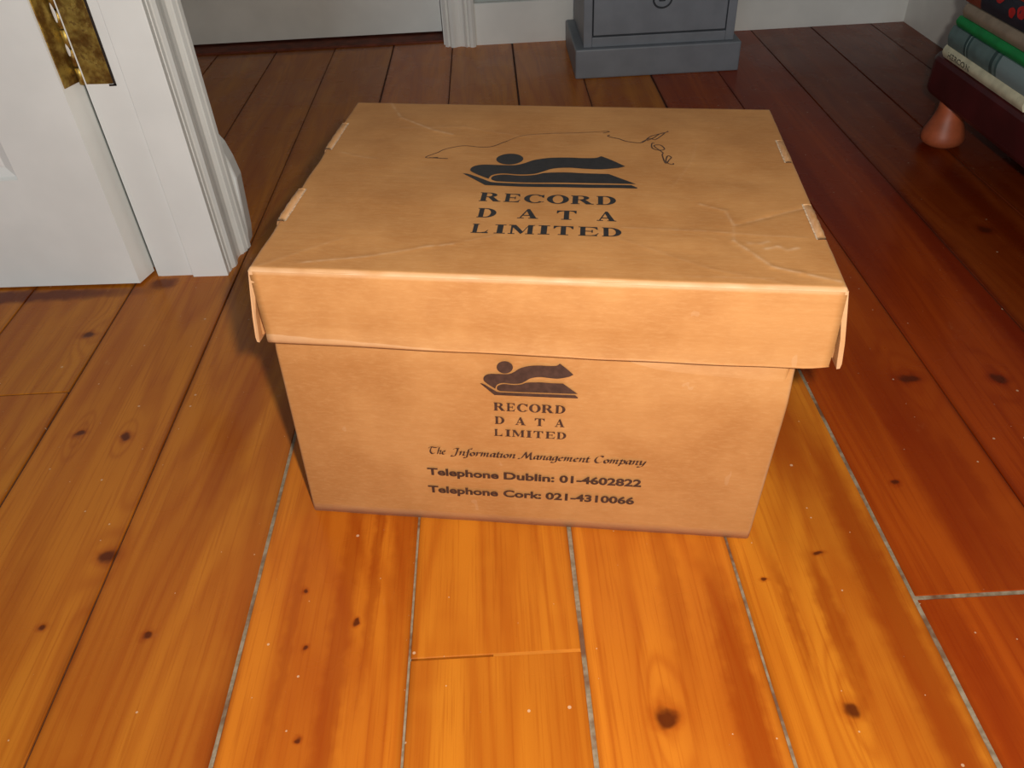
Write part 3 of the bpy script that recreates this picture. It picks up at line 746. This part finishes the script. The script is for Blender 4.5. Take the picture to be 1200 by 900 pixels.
def glyph(ch):
    g = Ink()
    def stem(x, w_=ST, ov=.075):
        g.rect(x, x + w_, 0, 1); g.rect(x - ov, x + w_ + ov, 0, SER); g.rect(x - ov, x + w_ + ov, 1 - SER, 1)
    if ch == 'I': stem(.075, .85, .075); g = Ink(); g.rect(.24, .76, 0, 1); g.rect(0, 1, 0, SER); g.rect(0, 1, 1 - SER, 1)
    elif ch == 'L':
        stem(.09); g.rect(0, .95, 0, SER); g.poly([(.55, SER), (.86, SER), (.98, .34), (.93, .34), (.80, .15)]); g.rect(.80, .98, 0, .12)
    elif ch == 'E':
        stem(.09); g.rect(0, .92, 0, SER); g.rect(0, .92, 1 - SER, 1); g.rect(.3, .66, .47, .47 + TH)
        g.poly([(.6, SER), (.88, SER), (1, .32), (.95, .32), (.82, .14)]); g.poly([(.6, 1 - SER), (.80, .86), (.90, .70), (.95, .70), (.92, 1 - SER)]); g.rect(.64, .70, .36, .66)
    elif ch == 'T':
        g.rect(.37, .63, 0, 1); g.rect(.24, .76, 0, SER); g.rect(0, 1, 1 - SER, 1)
        g.poly([(.0, 1), (.0, .68), (.05, .68), (.14, .86), (.30, 1 - SER)]); g.poly([(1, 1), (1, .68), (.95, .68), (.86, .86), (.70, 1 - SER)])
    elif ch == 'D':
        stem(.09); o = ell(.42, .5, .57, .5, -90, 90); i_ = ell(.42, .5, .29, .5 - SER, -90, 90); g.strip(i_, o); g.rect(.3, .44, 0, SER); g.rect(.3, .44, 1 - SER, 1)
    elif ch == 'O':
        g.strip(ell(.5, .5, .24, .44, 0, 360, 36), ell(.5, .5, .5, .52, 0, 360, 36))
    elif ch == 'C':
        o = ell(.52, .5, .52, .52, 42, 318, 28); n = len(o)
        i_ = [(.54 + .27 * cos(radians(a)), .5 + .44 * sin(radians(a))) for a in [38 + (322 - 38) * k / (n - 1) for k in range(n)]]
        g.strip(i_, o); g.poly([(.97, 1.02), (.97, .64), (.92, .64), (.80, .84), (.84, .92), (.92, .94)]); g.poly([(.90, .17), (.95, .22), (1.0, .20), (.90, .08)])
    elif ch == 'R':
        stem(.08); o = ell(.45, .74, .38, .26, -90, 90, 14); i_ = ell(.45, .74, .14, .26 - SER, -90, 90, 14); g.strip(i_, o)
        g.rect(.3, .47, 1 - SER, 1); g.rect(.3, .47, .48, .48 + SER); g.poly([(.40, .50), (.66, .52), (.96, .06), (.70, .0)]); g.rect(.68, 1.04, 0, SER)
    elif ch == 'A':
        g.poly([(.44, 1.02), (.56, 1.02), (.92, .04), (.64, .04), (.40, .88)]); g.poly([(.44, 1.02), (.48, .93), (.18, .05), (.10, .05)])
        g.rect(.26, .70, .28, .28 + TH); g.rect(0, .32, 0, SER); g.rect(.54, 1, 0, SER)
    elif ch == 'M':
        g.rect(.09, .165, 0, 1); g.rect(.74, .93, 0, 1); g.rect(0, .26, 0, SER); g.rect(.66, 1, 0, SER); g.rect(0, .2, 1 - SER, 1); g.rect(.80, 1, 1 - SER, 1)
        g.poly([(.05, 1), (.27, 1), (.58, .24), (.48, .02)]); g.poly([(.48, .02), (.56, .16), (.80, 1), (.76, 1)])
    return g
FR = [('R', .1740, .1828), ('E', .1844, .1914), ('C', .1928, .2014), ('O', .2024, .2116), ('R', .2124, .2216), ('D', .2230, .2312)]
FD = [('D', .1747, .1826), ('A', .1913, .1998), ('T', .2071, .2151), ('A', .2233, .2311)]
FL = [('L', .1741, .1810), ('I', .1832, .1876), ('M', .1887, .1990), ('I', .2004, .2050), ('T', .2064, .2142), ('E', .2162, .2242), ('D', .2253, .2330)]
ROWS = [(FR, .1393, .1478), (FD, .1248, .1330), (FL, .1114, .1191)]
def record_lettering():
    k = Ink()
    for row, z0, z1 in ROWS:
        for ch, a, b in row: k.add(glyph(ch).mapped(lambda x, y, a=a, b=b, z0=z0, z1=z1: (a + x * (b - a), z0 + y * (z1 - z0))))
    return k
def smoothpoly(P, closed=True, n=5, sharp=()):
    out = []; N = len(P)
    for i in range(N if closed else N - 1):
        p0, p1, p2, p3 = P[(i - 1) % N], P[i], P[(i + 1) % N], P[(i + 2) % N]
        if i in sharp: p0 = p1
        if (i + 1) % N in sharp: p3 = p2
        for j in range(n):
            t = j / n
            out.append(tuple(.5 * ((2 * p1[c]) + (-p0[c] + p2[c]) * t + (2 * p0[c] - 5 * p1[c] + 4 * p2[c] - p3[c]) * t * t + (-p0[c] + 3 * p1[c] - 3 * p2[c] + p3[c]) * t ** 3) for c in (0, 1)))
    return out
def logo():
    k = Ink()
    k.poly(ell(.1831, .1829, .0062, .0058, 0, 350, 34))
    body_ = [(.1664, .1708), (.1670, .1735), (.1690, .1754), (.1715, .1762), (.1744, .1764), (.1806, .1764), (.1863, .1767), (.1903, .1787), (.1947, .1822), (.2016, .1846), (.2095, .1853), (.2155, .1850), (.2207, .1851), (.2230, .1856),
             (.2249, .1873), (.2298, .1832), (.2357, .1774), (.2335, .1760), (.2315, .1752), (.2246, .1736), (.2176, .1739), (.2105, .1746), (.2035, .1733), (.1992, .1703), (.1956, .1681), (.1894, .1674), (.1823, .1679), (.1785, .1669), (.1764, .1648), (.1757, .1618), (.1706, .1655), (.1672, .1687)]
    k.poly(smoothpoly(body_, sharp=(14, 16, 29)))
    inner = [(.1768, .1628), (.1780, .1652), (.1823, .1668), (.1894, .1663), (.1956, .1670), (.1992, .1688), (.2027, .1693), (.2107, .1697), (.2180, .1693), (.2282, .1692), (.2399, .1600), (.2300, .1599), (.2108, .1598), (.1950, .1596), (.1795, .1597), (.1774, .1609)]
    k.poly(smoothpoly(inner, sharp=(5, 6, 9, 10, 14)))
    k.poly([(.1636, .1667), (.1654, .1665), (.1674, .1655), (.1720, .1622), (.1768, .1589), (.1790, .1585), (.2000, .1586), (.2200, .1587), (.2379, .1588), (.2404, .1566), (.2402, .1558), (.2200, .1557), (.2000, .1556), (.1749, .1555)])
    return k
# calligraphic slogan: pen strokes with a slanted broad nib
PEN = {
 'T': (1.35, [[(.10, 1.55), (.35, 1.85), (1.35, 1.72), (1.55, 1.90)], [(.62, 1.80), (.30, 1.2), (.22, .5), (.55, 0), (.95, .25)]]),
 'h': (.85, [[(.55, 1.9), (.10, 0)], [(.22, .55), (.55, 1.0), (.75, .85), (.55, .15), (.80, .1)]]),
 'e': (.75, [[(.18, .45), (.60, .70), (.50, 1.0), (.20, .75), (.12, .25), (.35, 0), (.65, .2)]]),
 'I': (.95, [[(.30, 1.55), (.55, 1.85), (1.0, 1.75)], [(.85, 1.8), (.45, -.15), (.10, -.4), (-.08, -.15)]]),
 'n': (.90, [[(.05, .85), (.30, 1.0), (.10, 0)], [(.20, .6), (.55, 1.0), (.75, .88), (.58, .12), (.82, .1)]]),
 'f': (.55, [[(.85, 1.75), (.65, 1.9), (.45, 1.5), (.15, -.4), (-.05, -.6), (-.2, -.45)], [(.12, .92), (.60, .98)]]),
 'o': (.78, [[(.45, 1.0), (.15, .75), (.15, .2), (.40, 0), (.65, .3), (.65, .8), (.42, 1.0)]]),
 'r': (.65, [[(.05, .85), (.30, 1.0), (.10, 0)], [(.20, .55), (.50, 1.0), (.68, .85)]]),
 'm': (1.30, [[(.05, .85), (.28, 1.0), (.10, 0)], [(.20, .6), (.50, 1.0), (.65, .85), (.48, 0)], [(.56, .6), (.90, 1.0), (1.08, .88), (.92, .12), (1.15, .1)]]),
 'a': (.82, [[(.68, .95), (.35, 1.0), (.12, .5), (.20, .02), (.55, .45), (.72, .98), (.58, .12), (.80, .1)]]),
 't': (.55, [[(.42, 1.5), (.18, .25), (.30, 0), (.52, .15)], [(.05, .95), (.60, 1.0)]]),
 'i': (.42, [[(.05, .85), (.28, 1.0), (.12, .12), (.35, .1)], [(.36, 1.42), (.42, 1.5)]]),
 'M': (1.85, [[(-.15, .1), (.05, 0), (.30, .3), (.85, 1.85)], [(.85, 1.85), (.95, .15)], [(.95, .15), (1.60, 1.85)], [(1.60, 1.85), (1.50, .1), (1.80, .1)]]),
 'g': (.80, [[(.68, .95), (.35, 1.0), (.12, .5), (.20, .05), (.55, .45), (.72, .98), (.48, -.4), (.15, -.6), (-.1, -.4)]]),
 'C': (1.25, [[(1.20, 1.55), (.95, 1.88), (.50, 1.6), (.18, .8), (.30, .1), (.65, -.02), (1.0, .3)]]),
 'p': (.82, [[(.12, .95), (.32, 1.0), (-.05, -.6)], [(.22, .7), (.50, 1.0), (.74, .75), (.60, .1), (.15, .1)]]),
 'y': (.85, [[(.05, .9), (.28, 1.0), (.22, .2), (.42, .05), (.65, .5)], [(.85, 1.0), (.50, -.3), (.15, -.6), (-.1, -.45)]]),
}
def pen_word(word, x0, x1, base, xh):
    k = Ink(); x = 0; nibx, niby = .135, .11
    for ch in word:
        adv, strokes = PEN[ch]
        for stt in strokes:
            P = smoothpoly(stt, False, 4) + [stt[-1]] if len(stt) > 2 else stt
            for a, b in zip(P[:-1], P[1:]):
                a = (a[0] + x, a[1]); b = (b[0] + x, b[1])
                k.poly([(a[0] - nibx, a[1] - niby), (a[0] + nibx, a[1] + niby), (b[0] + nibx, b[1] + niby), (b[0] - nibx, b[1] - niby)])
        x += adv * 1.02
    X0 = min(p[0] for p in k.v); X1 = max(p[0] for p in k.v)
    return k.mapped(lambda px, py: (x0 + (px - X0) / (X1 - X0) * (x1 - x0), base + py * xh))
def phone(words, z0, z1):
    """words: (text, x0, x1); cap height z0..z1 taken from digits and capitals"""
    k = Ink(); sc = None
    for body_, a, b in words:
        vs_, fs = text_mesh(body_, offset=.034)
        X0 = min(v.x for v in vs_); X1 = max(v.x for v in vs_)
        q = Ink(); q.v = [(a + (v.x - X0) / (X1 - X0) * (b - a), z0 + v.y / CAPH * (z1 - z0)) for v in vs_]; q.f = fs; k.add(q)
    return k
_c, _ = text_mesh('D', offset=.022); CAPH = max(v.y for v in _c)
def dice(o, cuts_axis_len=.004):
    """cut long print faces so the print can follow the curved board"""
    bm = bmesh.new(); bm.from_mesh(o.data); bmesh.ops.triangulate(bm, faces=bm.faces)
    for _ in range(4):
        es = [e for e in bm.edges if e.calc_length() > cuts_axis_len * 1.6]
        if not es: break
        bmesh.ops.subdivide_edges(bm, edges=es, cuts=1, use_grid_fill=True); bmesh.ops.triangulate(bm, faces=bm.faces)
    bm.to_mesh(o.data); bm.free()
def bulge_front(X, Z):
    return retreat(X, Z) - .0012 * sin(pi * X / BW) * sin(pi * min(1, Z / .2535))
def print_front(name, ink, mat):
    o = mesh(name, [(x, y, 0) for x, y in ink.v], ink.f, mat, bodyo); dice(o)
    for v in o.data.vertices:
        X, Z = v.co.x, v.co.y; v.co = Bp(X, bulge_front(X, Z) - .0012, Z)
    return o
def print_lid(name, ink, mat):
    def mp(x, y): return (.1326 + (x - .1636) * 1.936, .1446 + (y - .1556) * (2.0 if y > .1556 else 1.87))
    k = ink.mapped(mp); o = mesh(name, [(x, y, 0) for x, y in k.v], k.f, mat, lid); dice(o, .005)
    for v in o.data.vertices: v.co.z = lid_h(v.co.x, v.co.y) + .00035
    return o
print_front('printed_logo', logo(), M_INKB); print_front('printed_name', record_lettering(), M_INKB)
sl = Ink()
for wd_, a, b in [('The', .1172, .1322), ('Information', .1358, .1920), ('Management', .1932, .2545), ('Company', .2572, .2998)]: sl.add(pen_word(wd_, a, b, .0864, .0043))
print_front('printed_slogan', sl, M_INKB)
ph = phone([('Telephone', .1143, .1770), ('Dublin:', .1814, .2250), ('01-4602822', .2293, .2984)], .0602, .0686)
ph.add(phone([('Telephone', .1135, .1761), ('Cork:', .1808, .2142), ('021-4310066', .2180, .2945)], .0376, .0460))
print_front('printed_phone_lines', ph, M_INKB)
print_lid('printed_logo', logo(), M_INK); print_lid('printed_name', record_lettering(), M_INK)
# loose pen scribble across the back of the lid
SCR = [[(.098, .1975), (.1150, .1970)], [(.1059, .1990), (.1052, .2104), (.1123, .2184), (.1260, .2250), (.1400, .2235), (.1513, .2256), (.1628, .2366), (.1786, .2508), (.2081, .2589), (.2300, .2610), (.2530, .2600)],
       [(.2593, .2560), (.2680, .2470), (.2759, .2408), (.2883, .2394), (.2972, .2541), (.3126, .2658)], [(.2880, .2400), (.2960, .2490), (.3010, .2470), (.3100, .2610), (.3060, .2600), (.2990, .2500), (.2930, .2440)],
       [(.2996, .2384), (.2970, .2290), (.3020, .2240), (.3081, .2260), (.3050, .2350), (.2990, .2330), (.3060, .2190), (.3054, .2134), (.3074, .1966), (.3110, .2040), (.3131, .2089), (.3100, .2120), (.3080, .1990), (.3140, .1970)]]
sk_ = Ink()
for li, pl_ in enumerate(SCR):
    P = smoothpoly(pl_, False, 6) + [pl_[-1]] if len(pl_) > 2 else pl_
    for i, (a, b) in enumerate(zip(P[:-1], P[1:])):
        L = hypot(b[0] - a[0], b[1] - a[1]) or 1e-9; hw = .00050 if li == 1 else .00060
        if li == 1 and .165 < a[0] < .25: hw = .00028
        nx_, ny_ = -(b[1] - a[1]) / L * hw, (b[0] - a[0]) / L * hw
        sk_.poly([(a[0] - nx_, a[1] - ny_), (b[0] - nx_, b[1] - ny_), (b[0] + nx_, b[1] + ny_), (a[0] + nx_, a[1] + ny_)])
o = mesh('pen_scribble', [(x, y, lid_h(x, y) + .00035) for x, y in sk_.v], sk_.f, M_PEN, lid)
